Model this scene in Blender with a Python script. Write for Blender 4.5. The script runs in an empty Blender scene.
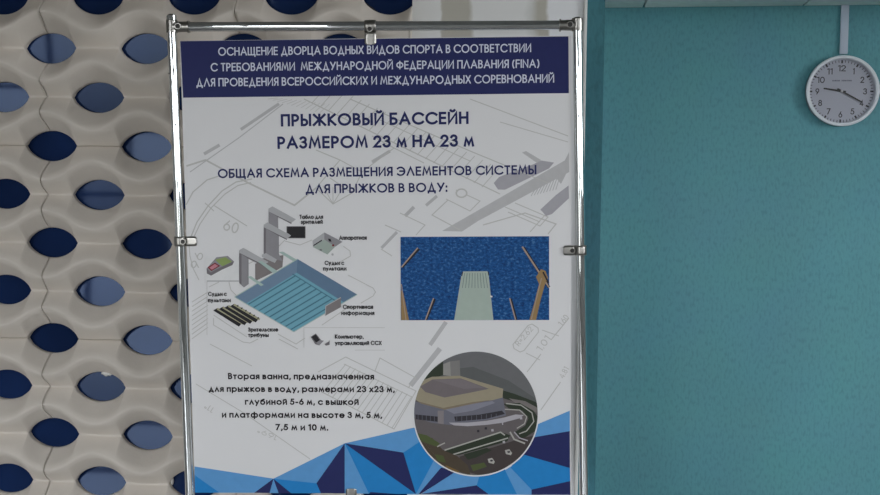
import bpy, bmesh, math, random
from mathutils import Vector, Matrix
random.seed(7)
PI = math.pi
sc = bpy.context.scene
col = sc.collection

# ------------------------------------------------------------------ camera
F_PX, W_PX, H_PX = 1000.0, 880.0, 495.0
EYE = Vector((0, 0, 1.65))
YAW, PITCH, ROLL = 0.06566879, -0.05432487, 0.0120174
_fw = Vector((-math.sin(YAW)*math.cos(PITCH), math.cos(YAW)*math.cos(PITCH), math.sin(PITCH)))
_r0 = Vector((math.cos(YAW), math.sin(YAW), 0))
_u0 = _r0.cross(_fw)
_rt = math.cos(ROLL)*_r0 + math.sin(ROLL)*_u0
_up = -math.sin(ROLL)*_r0 + math.cos(ROLL)*_u0
cam_d = bpy.data.cameras.new('camera'); cam = bpy.data.objects.new('camera', cam_d); col.objects.link(cam)
cam_d.sensor_width = 36.0; cam_d.sensor_fit = 'HORIZONTAL'; cam_d.lens = 36.0*F_PX/W_PX
cam_d.clip_start = 0.05
M = Matrix.Identity(4)
for i in range(3):
    M[i][0], M[i][1], M[i][2], M[i][3] = _rt[i], _up[i], -_fw[i], EYE[i]
cam.matrix_world = M
sc.camera = cam

def ray(px, py):
    return (px-W_PX/2)/F_PX*_rt - (py-H_PX/2)/F_PX*_up + _fw

# ------------------------------------------------------------------ world (overcast sky outside the hall's windows), exposure
world = bpy.data.worlds.new('world'); sc.world = world; world.use_nodes = True
nt = world.node_tree; nt.nodes.clear()
wo = nt.nodes.new('ShaderNodeOutputWorld'); bg = nt.nodes.new('ShaderNodeBackground')
tc = nt.nodes.new('ShaderNodeTexCoord'); sep = nt.nodes.new('ShaderNodeSeparateXYZ'); rp = nt.nodes.new('ShaderNodeValToRGB')
mp = nt.nodes.new('ShaderNodeMapRange'); mp.inputs[1].default_value = -1; mp.inputs[2].default_value = 1
nt.links.new(tc.outputs['Generated'], sep.inputs[0]); nt.links.new(sep.outputs[2], mp.inputs[0]); nt.links.new(mp.outputs[0], rp.inputs[0])
rp.color_ramp.elements[0].position = 0.46; rp.color_ramp.elements[0].color = (.20, .20, .19, 1)
rp.color_ramp.elements[1].position = 0.52; rp.color_ramp.elements[1].color = (.90, .93, .97, 1)
nt.links.new(rp.outputs[0], bg.inputs[0]); bg.inputs[1].default_value = 14.4
nt.links.new(bg.outputs[0], wo.inputs[0])
sc.view_settings.view_transform = 'Standard'; sc.view_settings.look = 'None'
sc.view_settings.gamma = 1.0; sc.view_settings.use_curve_mapping = False
sc.view_settings.exposure = 0.0
sc.cycles.use_denoising = True
sc.cycles.max_bounces = 8; sc.cycles.diffuse_bounces = 5; sc.cycles.glossy_bounces = 5

# hall windows behind the photographer: (x0, x1, z0, z1) in the wall at y = BACK
BACK = -4.0
WINS = [(-4.0, -2.9, 0.35, 3.0), (-2.25, -1.2, 0.5, 2.45), (1.45, 2.3, 0.9, 2.45), (3.75, 4.9, 1.4, 3.1)]
for (x0, x1, z0, z1) in WINS:
    ld = bpy.data.lights.new('daylight_portal', 'AREA'); ld.shape = 'RECTANGLE'; ld.size = x1-x0; ld.size_y = z1-z0
    ld.cycles.is_portal = True
    lo = bpy.data.objects.new('daylight_portal', ld); col.objects.link(lo)
    lo.location = ((x0+x1)/2, BACK-0.16, (z0+z1)/2); lo.rotation_euler = (PI/2, 0, 0)   # area lights shine along -Z -> +Y

SIDE = (-1.6, 0.8, 1.6, 3.1)                # window in the far side wall: (y0, y1, z0, z1)
ld = bpy.data.lights.new('daylight_portal', 'AREA'); ld.shape = 'RECTANGLE'; ld.size = SIDE[1]-SIDE[0]; ld.size_y = SIDE[3]-SIDE[2]; ld.cycles.is_portal = True
lo = bpy.data.objects.new('daylight_portal', ld); col.objects.link(lo); lo.location = (5.33, (SIDE[0]+SIDE[1])/2, (SIDE[2]+SIDE[3])/2); lo.rotation_euler = (PI/2, 0, PI/2)

ALC_X, ALC = -1.75, (2.75, 3.95, 1.4, 2.32)   # unseen end wall and window behind the lattice, added to light the teal wall: (y0, y1, z0, z1)
ld = bpy.data.lights.new('daylight_portal', 'AREA'); ld.shape = 'RECTANGLE'; ld.size = ALC[1]-ALC[0]; ld.size_y = ALC[3]-ALC[2]; ld.cycles.is_portal = True
lo = bpy.data.objects.new('daylight_portal', ld); col.objects.link(lo); lo.location = (ALC_X-.12, (ALC[0]+ALC[1])/2, (ALC[2]+ALC[3])/2); lo.rotation_euler = (PI/2, 0, -PI/2)

# ------------------------------------------------------------------ materials
def srgb(r, g, b):
    f = lambda c: (c/255/12.92) if c/255 <= .04045 else ((c/255+.055)/1.055)**2.4
    return (f(r), f(g), f(b))
MATS = {}
def mat(name, rgb, rough=.6, metal=0., var=.05, scale=30., bump=0., bscale=200., spec=.5, coords='Object'):
    if name in MATS: return MATS[name]
    m = bpy.data.materials.new(name); m.use_nodes = True; t = m.node_tree
    b = t.nodes['Principled BSDF']; b.inputs['Roughness'].default_value = rough; b.inputs['Metallic'].default_value = metal
    b.inputs['Specular IOR Level'].default_value = spec
    tcn = t.nodes.new('ShaderNodeTexCoord'); n = t.nodes.new('ShaderNodeTexNoise'); n.inputs['Scale'].default_value = scale; n.inputs['Detail'].default_value = 4
    t.links.new(tcn.outputs[coords], n.inputs['Vector'])
    r = t.nodes.new('ShaderNodeValToRGB')
    r.color_ramp.elements[0].position = .3; r.color_ramp.elements[1].position = .7
    r.color_ramp.elements[0].color = tuple(c*(1-var) for c in rgb)+(1,); r.color_ramp.elements[1].color = tuple(min(1, c*(1+var)) for c in rgb)+(1,)
    t.links.new(n.outputs[0], r.inputs[0]); t.links.new(r.outputs[0], b.inputs['Base Color'])
    if bump:
        n2 = t.nodes.new('ShaderNodeTexNoise'); n2.inputs['Scale'].default_value = bscale; n2.inputs['Detail'].default_value = 5
        t.links.new(tcn.outputs[coords], n2.inputs['Vector'])
        bp = t.nodes.new('ShaderNodeBump'); bp.inputs['Strength'].default_value = bump; bp.inputs['Distance'].default_value = .004
        t.links.new(n2.outputs[0], bp.inputs['Height']); t.links.new(bp.outputs[0], b.inputs['Normal'])
    MATS[name] = m
    return m
def ink(name, r, g, b, k=1.0, rough=.55):      # a printed colour on the poster
    c = srgb(r, g, b)
    return mat('ink_'+name, tuple(x*k for x in c), rough, 0, .03, 60, spec=.22)

gypsum = mat('gypsum', (.72, .665, .60), .75, 0, .035, 6, .12, 120, .3)
glass_film = mat('blue_glass', (.010, .024, .082), .04, 0, .3, 3.5, 0, spec=.12)
glass_film.node_tree.nodes['Principled BSDF'].inputs['Specular Tint'].default_value = (.52, .68, 1, 1)
plaster_crumb = mat('plaster_crumb', (.78, .77, .74), .9, 0, .08, 80)
teal = None
chrome = mat('chrome', (.80, .83, .84), .03, 1.0, .06, 12)
dull_chrome = mat('satin_chrome', (.38, .37, .345), .30, 1.0, .10, 90)
screw_m = mat('screw_steel', (.035, .033, .03), .5, .3, .3, 300)
rubber = mat('rubber', (.03, .03, .03), .7)
white_paint = mat('white_paint', (.72, .72, .70), .6, 0, .03, 5)
floor_m = mat('floor_tile', (.26, .255, .245), .25, 0, .08, 3)
duct_m = mat('duct_plastic', (.44, .50, .60), .45, 0, .02, 20)
ceil_m = mat('ceiling_tile', (.66, .79, .77), .8, 0, .06, 40)
frame_m = mat('window_frame_paint', (.55, .56, .56), .5, 0, .03, 8)
grey_wall = mat('hall_paint', (.34, .34, .33), .8, 0, .05, 3)

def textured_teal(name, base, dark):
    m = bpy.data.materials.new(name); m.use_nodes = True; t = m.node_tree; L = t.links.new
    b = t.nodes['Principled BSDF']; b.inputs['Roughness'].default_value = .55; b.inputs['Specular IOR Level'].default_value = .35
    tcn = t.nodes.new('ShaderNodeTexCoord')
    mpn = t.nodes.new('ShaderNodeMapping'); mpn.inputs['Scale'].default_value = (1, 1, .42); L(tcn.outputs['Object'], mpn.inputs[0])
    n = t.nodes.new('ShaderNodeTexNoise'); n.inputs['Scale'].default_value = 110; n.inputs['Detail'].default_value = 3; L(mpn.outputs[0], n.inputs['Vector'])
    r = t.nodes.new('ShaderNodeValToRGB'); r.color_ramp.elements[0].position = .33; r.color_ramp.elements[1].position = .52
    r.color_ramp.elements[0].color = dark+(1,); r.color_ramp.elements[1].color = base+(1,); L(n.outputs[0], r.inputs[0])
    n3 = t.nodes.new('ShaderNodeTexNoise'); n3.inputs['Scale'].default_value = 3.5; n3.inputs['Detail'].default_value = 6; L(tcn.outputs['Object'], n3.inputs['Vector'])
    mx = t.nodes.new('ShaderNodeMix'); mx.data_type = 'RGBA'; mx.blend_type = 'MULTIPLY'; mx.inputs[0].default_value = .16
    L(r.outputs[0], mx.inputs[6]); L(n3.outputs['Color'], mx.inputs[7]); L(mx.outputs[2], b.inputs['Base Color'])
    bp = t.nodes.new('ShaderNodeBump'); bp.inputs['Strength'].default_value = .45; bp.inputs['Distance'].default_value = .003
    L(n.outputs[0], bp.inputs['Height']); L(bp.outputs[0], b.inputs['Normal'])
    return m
teal = textured_teal('teal_textured_paint', (.112, .338, .385), (.092, .280, .322))
teal_shaded = textured_teal('teal_pier_shade', (.050, .200, .245), (.042, .170, .210))  # the wall's teal with the pier's backlit shade put into the colour

def patchy_plaster():
    m = bpy.data.materials.new('patchy_plaster'); m.use_nodes = True; t = m.node_tree; L = t.links.new
    b = t.nodes['Principled BSDF']; b.inputs['Roughness'].default_value = .85
    tcn = t.nodes.new('ShaderNodeTexCoord'); n = t.nodes.new('ShaderNodeTexNoise'); n.inputs['Scale'].default_value = 14; n.inputs['Detail'].default_value = 5
    L(tcn.outputs['Object'], n.inputs['Vector'])
    sp = t.nodes.new('ShaderNodeSeparateXYZ'); L(tcn.outputs['Object'], sp.inputs[0])
    ad = t.nodes.new('ShaderNodeMath'); ad.operation = 'MULTIPLY_ADD'; ad.inputs[1].default_value = .035; L(n.outputs[0], ad.inputs[0]); L(sp.outputs[0], ad.inputs[2])
    mr = t.nodes.new('ShaderNodeMapRange'); L(ad.outputs[0], mr.inputs[0])
    mr.inputs[1].default_value = XPL0+.017; mr.inputs[2].default_value = XPL1+.017
    r = t.nodes.new('ShaderNodeValToRGB'); L(mr.outputs[0], r.inputs[0]); e = r.color_ramp.elements
    W_, T_, G_ = (.80, .80, .79, 1), (.50, .48, .42, 1), (.68, .68, .66, 1)
    stops = [(0, G_), (.17, W_), (.185, T_), (.33, T_), (.36, W_), (.52, W_), (.66, W_), (.70, G_), (.74, T_), (.79, T_), (.81, (.84, .85, .87, 1))]
    e[0].position, e[0].color = stops[0]; e[1].position, e[1].color = stops[-1]
    for p_, c_ in stops[1:-1]:
        q = e.new(p_); q.color = c_
    L(r.outputs[0], b.inputs['Base Color'])
    return m

# ------------------------------------------------------------------ mesh helpers
class MB:
    def __init__(s): s.bm = bmesh.new(); s.mats = []
    def mi(s, m):
        if m not in s.mats: s.mats.append(m)
        return s.mats.index(m)
    def face(s, pts, m, smooth=False):
        try: f = s.bm.faces.new([s.bm.verts.new(p) for p in pts])
        except ValueError: return
        f.material_index = s.mi(m); f.smooth = smooth
        return f
    def box(s, x0, x1, y0, y1, z0, z1, m, bevel=0):
        g = bmesh.ops.create_cube(s.bm, size=1)
        vs = g['verts']
        for v in vs: v.co = Vector(((x0+x1)/2+v.co.x*(x1-x0), (y0+y1)/2+v.co.y*(y1-y0), (z0+z1)/2+v.co.z*(z1-z0)))
        fs = set(f for v in vs for f in v.link_faces)
        k = s.mi(m)
        for f in fs: f.material_index = k
        if bevel:
            es = set(e for f in fs for e in f.edges)
            r = bmesh.ops.bevel(s.bm, geom=list(es), offset=bevel, segments=3, profile=.5, affect='EDGES')
            for f in r['faces']: f.material_index = k; f.smooth = True
    def tube(s, p, q, r, m, seg=24, r2=None, caps=True, rings=1):
        p, q = Vector(p), Vector(q); d = (q-p).normalized()
        a = d.orthogonal().normalized(); b = d.cross(a); r2 = r if r2 is None else r2; k = s.mi(m)
        prev = None
        for j in range(rings+1):
            t = j/rings; c = p.lerp(q, t); rr = r+(r2-r)*t
            ring = [s.bm.verts.new(c+rr*(math.cos(2*PI*i/seg)*a+math.sin(2*PI*i/seg)*b)) for i in range(seg)]
            if prev:
                for i in range(seg):
                    f = s.bm.faces.new([prev[i], prev[(i+1) % seg], ring[(i+1) % seg], ring[i]]); f.smooth = True; f.material_index = k
            elif caps:
                f = s.bm.faces.new(ring[::-1]); f.material_index = k
            prev = ring
        if caps: f = s.bm.faces.new(prev); f.material_index = k
    def lathe(s, prof, m, seg=96, closed=False, axis='y'):     # prof: (radius, depth); axis y
        k = s.mi(m); rings = []
        for (r, d) in prof:
            if r < 1e-6: rings.append([s.bm.verts.new((0, d, 0))]); continue
            rings.append([s.bm.verts.new((r*math.cos(2*PI*i/seg), d, r*math.sin(2*PI*i/seg))) for i in range(seg)])
        pairs = list(zip(rings, rings[1:]))
        if closed: pairs.append((rings[-1], rings[0]))
        for A, B in pairs:
            for i in range(seg):
                j = (i+1) % seg
                vs = [A[i % len(A)], A[j % len(A)], B[j % len(B)], B[i % len(B)]]
                u = []
                for v in vs:
                    if v not in u: u.append(v)
                if len(u) > 2:
                    f = s.bm.faces.new(u); f.smooth = True; f.material_index = k
    def build(s, name, parent=None, recalc=True, sharp=True):
        if recalc: bmesh.ops.recalc_face_normals(s.bm, faces=s.bm.faces)
        me = bpy.data.meshes.new(name); s.bm.to_mesh(me); s.bm.free()
        for m in s.mats: me.materials.append(m)
        if sharp: me.set_sharp_from_angle(angle=math.radians(38))
        o = bpy.data.objects.new(name, me); col.objects.link(o)
        if parent: o.parent = parent
        return o
def tag(o, label=None, cat=None, group=None, kind=None):
    if label: o['label'] = label
    if cat: o['category'] = cat
    if group: o['group'] = group
    if kind: o['kind'] = kind
    return o
def empty(name, mw):
    o = bpy.data.objects.new(name, None); col.objects.link(o); o.matrix_world = mw; o.empty_display_size = .1
    return o
def smooth_by_angle(o, deg=40):
    pass

# ------------------------------------------------------------------ the setting
LAT_Y = 2.5233                       # front plane of the lattice cladding (valley level)
P = 0.125                            # half a lattice cell
LX0, LZ0 = -1.17362, 1.65+0.35972    # centre of one eye
def on_lat(px, py):
    d = ray(px, py); return EYE + d*(LAT_Y/d.y)
XPL0 = on_lat(412, 20).x             # lattice ends, patchy plaster begins
XPL1 = on_lat(583.5, 20).x           # plaster ends at the corner bead
PIER0 = on_lat(587, 0).x; PIER1 = on_lat(600, 247).x
HALL_X0, HALL_X1, HALL_H = -5.0, 5.2, 3.3
# teal wall: vertical plane through TP, running along TD
tdir = ray(605, 8); TP = EYE + tdir*(4.0/tdir.y)
TD = Vector((1, -0.05898, 0)).normalized(); TN = Vector((TD.y, -TD.x, 0))     # TN points towards the camera
CEIL_Z = TP.z
def on_teal(px, py, off=0.):
    d = ray(px, py); t = ((TP-EYE).dot(TN)+off)/d.dot(TN); return EYE + d*t
TM = Matrix.Identity(4)                    # teal-wall frame: x along, y into the wall, z up
for i in range(3): TM[i][0], TM[i][1], TM[i][2] = TD[i], -TN[i], (0, 0, 1)[i]

mb = MB(); mb.box(HALL_X0, HALL_X1, BACK-.2, 4.6, -.1, 0, floor_m); tag(mb.build('floor'), 'pale hall floor', 'floor', kind='structure')

# --- lattice cladding of wavy gypsum panels with eye-shaped holes
AMP, EA, EB, CREST = 0.0245, 0.0685, 0.0392, 0.046
J0, J1, I0 = -5, 15, -8.06
SEAMS = [-8.06, -4.06, -.06, 3.94, (XPL0-LX0)/P]
def wave(j, x):                           # crest between row j and row j+1
    return LZ0-(j+.5)*P - AMP*math.cos(PI*(x-LX0)/P)*(1 if j % 2 == 0 else -1)
def eye_half(j, x):
    i = (x-LX0)/P; n = round(i)
    e = 0.
    for k in (n-1, n, n+1):
        if (k+j) % 2 == 0:
            t = abs(x-(LX0+k*P))/EA
            if t < 1: e = EB*(1-t*t)**.72
    if j % 4 == 2: e = max(e, .00022)      # hairline joint between panels
    return e
def wob(z, s): return .0017*math.sin(z*66+s)+.0010*math.sin(z*141+2*s)
def dish(j, x):                           # the surface dips towards each eye and stays high on the necks between eyes
    i = (x-LX0)/P; return .74+.26*(.5+.5*math.cos(PI*i)*(1 if j % 2 == 0 else -1))**.8
mb = MB(); bm = mb.bm; gi = mb.mi(gypsum)
NV = 12
for k in range(len(SEAMS)-1):
    a, b = LX0+SEAMS[k]*P, LX0+SEAMS[k+1]*P
    xs = {round(a, 6), round(b, 6)}
    for i in range(math.floor(SEAMS[k])-1, math.ceil(SEAMS[k+1])+2):
        for q in range(18): xs.add(round(LX0+(i+q/18)*P, 6))
        for sgn in (-1, 1): xs.add(round(LX0+i*P+sgn*EA, 6))
    xs = sorted(x for x in xs if a-1e-7 <= x <= b+1e-7)
    keep = [xs[0]]
    for x in xs[1:-1]:
        if x-keep[-1] > .0009 and b-x > .004 and (x-a > .004): keep.append(x)
    xs = keep+[xs[-1]]
    last = k == len(SEAMS)-2
    for j in range(J0, J1+1):
        for side in (1, -1):              # 1: above the eye, -1: below it
            zc = LZ0-j*P
            grid = []
            for n, x in enumerate(xs):
                zl = wave(j-1 if side == 1 else j, x); ze = zc+side*eye_half(j, x)
                c = []
                for v in range(NV+1):
                    t = v/NV; z = zl+(ze-zl)*t
                    k_ = .07; sp0 = lambda q: .5*(q+math.sqrt(q*q+k_*k_)); u_ = (sp0(t-.26)-sp0(-.26))/(sp0(.74)-sp0(-.26)); hgt = CREST*(1-dish(j, x)*u_)+.0055*math.exp(-(t/.17)**2)
                    xx = x
                    if n == 0: xx = x+.0011+wob(z, k)
                    elif n == len(xs)-1 and not last: xx = x-.0011+wob(z, k+1)
                    c.append(bm.verts.new((xx, LAT_Y-hgt, z)))
                if eye_half(j, x) > 0:
                    for dy in (.003, .008): c.append(bm.verts.new((c[NV].co.x, LAT_Y+dy, ze)))
                else: c += [None, None]
                grid.append(c)
            for n in range(len(xs)-1):
                A, B = grid[n], grid[n+1]
                for v in range(NV):
                    f = bm.faces.new([A[v], B[v], B[v+1], A[v+1]]) if side == 1 else bm.faces.new([A[v+1], B[v+1], B[v], A[v]])
                    f.smooth = True; f.material_index = gi
                for v in (NV, NV+1):       # thickness of the panel inside the eye
                    vs = [q for q in (A[v], B[v], B[v+1], A[v+1]) if q]
                    if A[NV+1] is None and v > NV: vs = []
                    if B[NV+1] is None and v > NV: vs = []
                    if len(vs) > 2:
                        f = bm.faces.new(vs if side == 1 else vs[::-1]); f.material_index = gi
            for n in ([0, len(xs)-1]):     # joint sides
                c = grid[n][:NV+1]
                bk = [bm.verts.new((q.co.x, LAT_Y+.02, q.co.z)) for q in c]
                for v in range(NV):
                    f = bm.faces.new([c[v], c[v+1], bk[v+1], bk[v]]); f.material_index = gi
bmesh.ops.remove_doubles(bm, verts=bm.verts, dist=2e-5)
# screw head on a neck, crumbs of plaster left in two eyes
sp_ = on_lat(139.3, 115.3)
ball = bmesh.ops.create_uvsphere(bm, u_segments=12, v_segments=8, radius=.0028, matrix=Matrix.Translation(sp_-Vector((0, .010, 0))))
ki = mb.mi(screw_m)
for v in ball['verts']:
    for f in v.link_faces: f.material_index = ki
def crumb(px, py, w, h):
    c = on_lat(px, py)+Vector((0, .006, 0))
    g = bmesh.ops.create_icosphere(bm, subdivisions=3, radius=1)
    kk = mb.mi(plaster_crumb)
    for v in g['verts']:
        q = v.co; s_ = 1+.16*math.sin(9*q.x+3*q.z)+.1*math.sin(17*q.z+5*q.x)
        v.co = c+Vector((q.x*w*s_, q.y*.007, q.z*h*s_))
        for f in v.link_faces: f.material_index = kk; f.smooth = True
crumb(106.5, 373.5, .0170, .0072); crumb(171.5, 482, .0035, .009); crumb(95.5, 226.5, .011, .0028)
lat = mb.build('wall_left', recalc=False, sharp=False)
tag(lat, 'pale gypsum wall lattice of wavy bands with eye-shaped holes', 'wall', kind='structure')
mb = MB()                                   # a pane of blue glass behind every eye, each tilted to mirror a window or the dark wall
rnd = random.Random(11)
PALE_AIM = {(0, 0): (-3.6, 2.0), (2, 0): (-3.3, 1.9), (-1, 1): (-3.5, 2.1), (1, 1): (-3.3, 1.5), (2, 2): (-3.45, 2.05), (1, 3): (-3.45, 1.3), (2, 4): (-4.12, 1.4), (1, 5): (-3.5, 1.6), (2, 6): (-3.3, 1.9), (1, 7): (-3.3, .9), (3, 7): (-3.25, 1.1), (2, 8): (-3.3, 1.2), (1, 9): (-3.2, 2.1)}  # window points these panes are turned towards, so their reflections come out pale
for j in range(J0, J1+1):
    for i in range(-8, 8):
        if (i+j) % 2: continue
        c_ = Vector((LX0+i*P, LAT_Y+.0135, LZ0-j*P)); g_ = PALE_AIM.get((i, j), ((-4.75 if i < 2 else -2.65)+rnd.uniform(-.12, .12), 1.5+rnd.uniform(-.4, .4)))
        nn_ = ((EYE-c_).normalized()+(Vector((g_[0], BACK, g_[1]))-c_).normalized()).normalized()
        Rm = nn_.to_track_quat('-Y', 'Z').to_matrix()
        w_ = min(.072, XPL0-c_.x)
        if w_ < .02: continue
        mb.face([c_+Rm @ Vector(v) for v in ((-.072, 0, -.044), (w_, 0, -.044), (w_, 0, .044), (-.072, 0, .044))], glass_film)
mb.face([(LX0+I0*P, LAT_Y+.022, 0), (XPL0, LAT_Y+.022, 0), (XPL0, LAT_Y+.022, HALL_H), (LX0+I0*P, LAT_Y+.022, HALL_H)], rubber)
mb.build('blue_glass_backing', lat, recalc=False)
bpy.context.view_layer.update()
# --- the plastered strip right of the lattice, its corner bead, the teal pier end
pl = patchy_plaster()
mb = MB(); mb.box(XPL0, XPL1, LAT_Y+.004, LAT_Y+.15, 0, HALL_H, pl); mb.box(HALL_X0, LX0+I0*P-.001, LAT_Y-.01, LAT_Y+.15, 0, HALL_H, white_paint)
tag(mb.build('wall_front'), 'unpainted patchy plaster strip behind the stand', 'wall', kind='structure')
mb = MB(); mb.box(XPL1, PIER0+.001, LAT_Y-.006, LAT_Y+.15, 0, HALL_H, white_paint, .002)
tag(mb.build('trim_1'), 'pale vertical corner bead beside the teal pier', 'trim', kind='structure')
mb = MB(); mb.box(PIER0+.001, PIER1, LAT_Y-.002, LAT_Y+.15, 0, HALL_H, teal_shaded)
tag(mb.build('wall_pier'), 'narrow teal pier end with its shade painted in', 'wall', kind='structure')
# --- teal wall with the clock, low ceiling in front of it
mb = MB()
mb.box(-2.2, 6.0, 0, .2, 0, HALL_H, teal)
o = mb.build('wall_right'); o.matrix_world = Matrix.Translation((TP.x, TP.y, 0)) @ TM; tag(o, 'teal wall with rough textured paint', 'wall', kind='structure')
mb = MB()                                  # ceiling of 0.6 m tiles with fine joints
sx = on_teal(643.5, 8).dot(TD)-TP.dot(TD)
for i in range(-3, 8):
    for j in range(0, 1):
        x0 = sx+i*.6; y1 = -.004-j*.6
        if x0 > 5.4: continue
        mb.box(x0+.004, x0+.596, -.45, y1, CEIL_Z, CEIL_Z+.02, ceil_m, .001)
mb.box(-2.1, 5.0, -.45, 0, CEIL_Z+.02, CEIL_Z+.03, rubber); mb.box(-2.1, 5.0, -.47, -.451, CEIL_Z, HALL_H, white_paint)
o = mb.build('ceiling'); o.matrix_world = Matrix.Translation((TP.x, TP.y, 0)) @ TM; tag(o, 'pale tiled ceiling along the teal wall', 'ceiling', kind='structure')
# --- the hall around and behind the photographer
mb = MB(); mb.box(HALL_X0, HALL_X1, BACK-.2, LAT_Y+.15, HALL_H, HALL_H+.1, white_paint); mb.box(ALC_X-.1, HALL_X1, LAT_Y+.15, 4.4, HALL_H, HALL_H+.1, white_paint); tag(mb.build('ceiling_hall'), 'white hall ceiling', 'ceiling', kind='structure')
mb = MB(); mb.box(HALL_X0, PIER1, 0.0, LAT_Y-.034, 2.22, HALL_H, grey_wall); tag(mb.build('ceiling_shade'), 'unseen grey soffit added to shade the top of the lattice', 'ceiling', kind='structure')  # out of view, added to dim the upper part of the lattice
mb = MB(); mb.box(HALL_X0-.15, HALL_X0, BACK-.2, LAT_Y+.15, 0, HALL_H, grey_wall); tag(mb.build('wall_side'), 'grey side wall of the hall', 'wall', kind='structure')
mb = MB(); a_, b_, c_, d_ = ALC; X_ = (ALC_X-.1, ALC_X); zt = HALL_H
mb.box(*X_, LAT_Y+.15, a_, 0, zt, grey_wall); mb.box(*X_, b_, 4.3, 0, zt, grey_wall); mb.box(*X_, a_, b_, 0, c_, grey_wall); mb.box(*X_, a_, b_, d_, zt, grey_wall)
tag(mb.build('wall_end_added'), 'unseen grey end wall with a window, added to light the teal wall', 'wall', kind='structure')
mb = MB(); a_, b_, c_, d_ = SIDE; X_ = (HALL_X1, HALL_X1+.15)
mb.box(*X_, BACK-.2, a_, 0, HALL_H, grey_wall); mb.box(*X_, b_, 4.6, 0, HALL_H, grey_wall); mb.box(*X_, a_, b_, 0, c_, grey_wall); mb.box(*X_, a_, b_, d_, HALL_H, grey_wall)
tag(mb.build('wall_far_side'), 'grey far side wall of the hall', 'wall', kind='structure')
mb = MB(); xprev = HALL_X0
for (x0, x1, z0, z1) in sorted(WINS):
    mb.box(xprev, x0, BACK-.2, BACK, 0, HALL_H, grey_wall)
    mb.box(x0, x1, BACK-.2, BACK, 0, z0, grey_wall); mb.box(x0, x1, BACK-.2, BACK, z1, HALL_H, grey_wall)
    xprev = x1
mb.box(xprev, HALL_X1, BACK-.2, BACK, 0, HALL_H, grey_wall)
tag(mb.build('wall_back'), 'grey wall with tall windows behind the photographer', 'wall', kind='structure')
for n, (x0, x1, z0, z1) in enumerate(WINS):
    mb = MB(); f = .05
    mb.box(x0, x0+f, BACK-.12, BACK-.06, z0, z1, frame_m); mb.box(x1-f, x1, BACK-.12, BACK-.06, z0, z1, frame_m)
    mb.box(x0, x1, BACK-.12, BACK-.06, z0, z0+f, frame_m); mb.box(x0, x1, BACK-.12, BACK-.06, z1-f, z1, frame_m)
    xm = x0+(x1-x0)*.3
    mb.box(xm-.02, xm+.02, BACK-.12, BACK-.06, z0, z1, frame_m)
    for zz in (.36, .7): mb.box(x0, x1, BACK-.12, BACK-.06, z0+(z1-z0)*zz-.02, z0+(z1-z0)*zz+.02, frame_m)
    tag(mb.build('window_%d' % (n+1)), 'tall window with bars, number %d of the row behind' % (n+1), 'window', kind='structure')

# ------------------------------------------------------------------ poster plane
RX, RY, RZ = 0.02859168, -0.02159084, 0.01918849
PR = (Matrix.Rotation(RZ, 4, 'Z') @ Matrix.Rotation(RY, 4, 'Y') @ Matrix.Rotation(RX, 4, 'X'))
PC = EYE + Vector((-0.28121254, 2.17276844, -0.17093069))
PMW = Matrix.Translation(PC) @ PR; PINV = PMW.inverted()
def uv(px, py, n=0.0):                    # photo pixel -> poster coordinates (x right, y into the board, z up), n in front of it
    d = PINV.to_3x3() @ ray(px, py); e = PINV @ EYE
    t = (-n-e.y)/d.y
    return e+d*t
PX = PC.y/F_PX                            # about one photo pixel on the poster, in metres

class Print:                               # flat print built layer on layer on the sheet
    def __init__(s, n0, step=1.2e-5): s.mb = MB(); s.n = n0; s.step = step
    def P(s, p): q = uv(*p); return Vector((q.x, -s.n, q.z))
    def poly(s, pts, m):
        s.n += s.step; ps = [s.P(p) for p in pts]
        ar = sum(a.x*b.z-b.x*a.z for a, b in zip(ps, ps[1:]+ps[:1]))
        s.mb.face(ps if ar > 0 else ps[::-1], m)
    def line(s, pts, w, m, closed=False):
        s.n += s.step; ribbon(s.mb, [s.P(p) for p in pts], w*PX, m, closed=closed)
    def disc(s, c, r, m, seg=72, r2=None):
        s.poly([(c[0]+r*math.cos(2*PI*i/seg), c[1]-(r2 or r)*math.sin(2*PI*i/seg)) for i in range(seg)], m)
    def build(s, name, parent): return s.mb.build(name, parent, recalc=False)

def ribbon(mb, ps, w, m, closed=False, cap=0.):
    # flat strip in the local x/z plane facing -y
    qs = [ps[0]]
    for p in ps[1:]:
        if (p-qs[-1]).length > 1e-7: qs.append(p)
    if closed and (qs[0]-qs[-1]).length < 1e-7: qs.pop()
    n = len(qs)
    if n < 2: return
    if cap and not closed:
        qs[0] = qs[0]+(qs[0]-qs[1]).normalized()*cap; qs[-1] = qs[-1]+(qs[-1]-qs[-2]).normalized()*cap
    L, R = [], []
    for i in range(n):
        d0 = (qs[i]-qs[i-1]).normalized() if (i > 0 or closed) else None
        d1 = (qs[(i+1) % n]-qs[i]).normalized() if (i < n-1 or closed) else None
        d0 = d0 or d1; d1 = d1 or d0
        t = (d0+d1)
        if t.length < 1e-4: t = d0
        t.normalize(); nn = Vector((-t.z, 0, t.x)); n0 = Vector((-d0.z, 0, d0.x))
        k = min(1/max(.3, nn.dot(n0)), 2.2)
        L.append(mb.bm.verts.new(qs[i]+nn*w/2*k)); R.append(mb.bm.verts.new(qs[i]-nn*w/2*k))
    mi = mb.mi(m)
    for i in range(n if closed else n-1):
        j = (i+1) % n
        f = mb.bm.faces.new([R[i], R[j], L[j], L[i]]); f.material_index = mi

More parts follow.
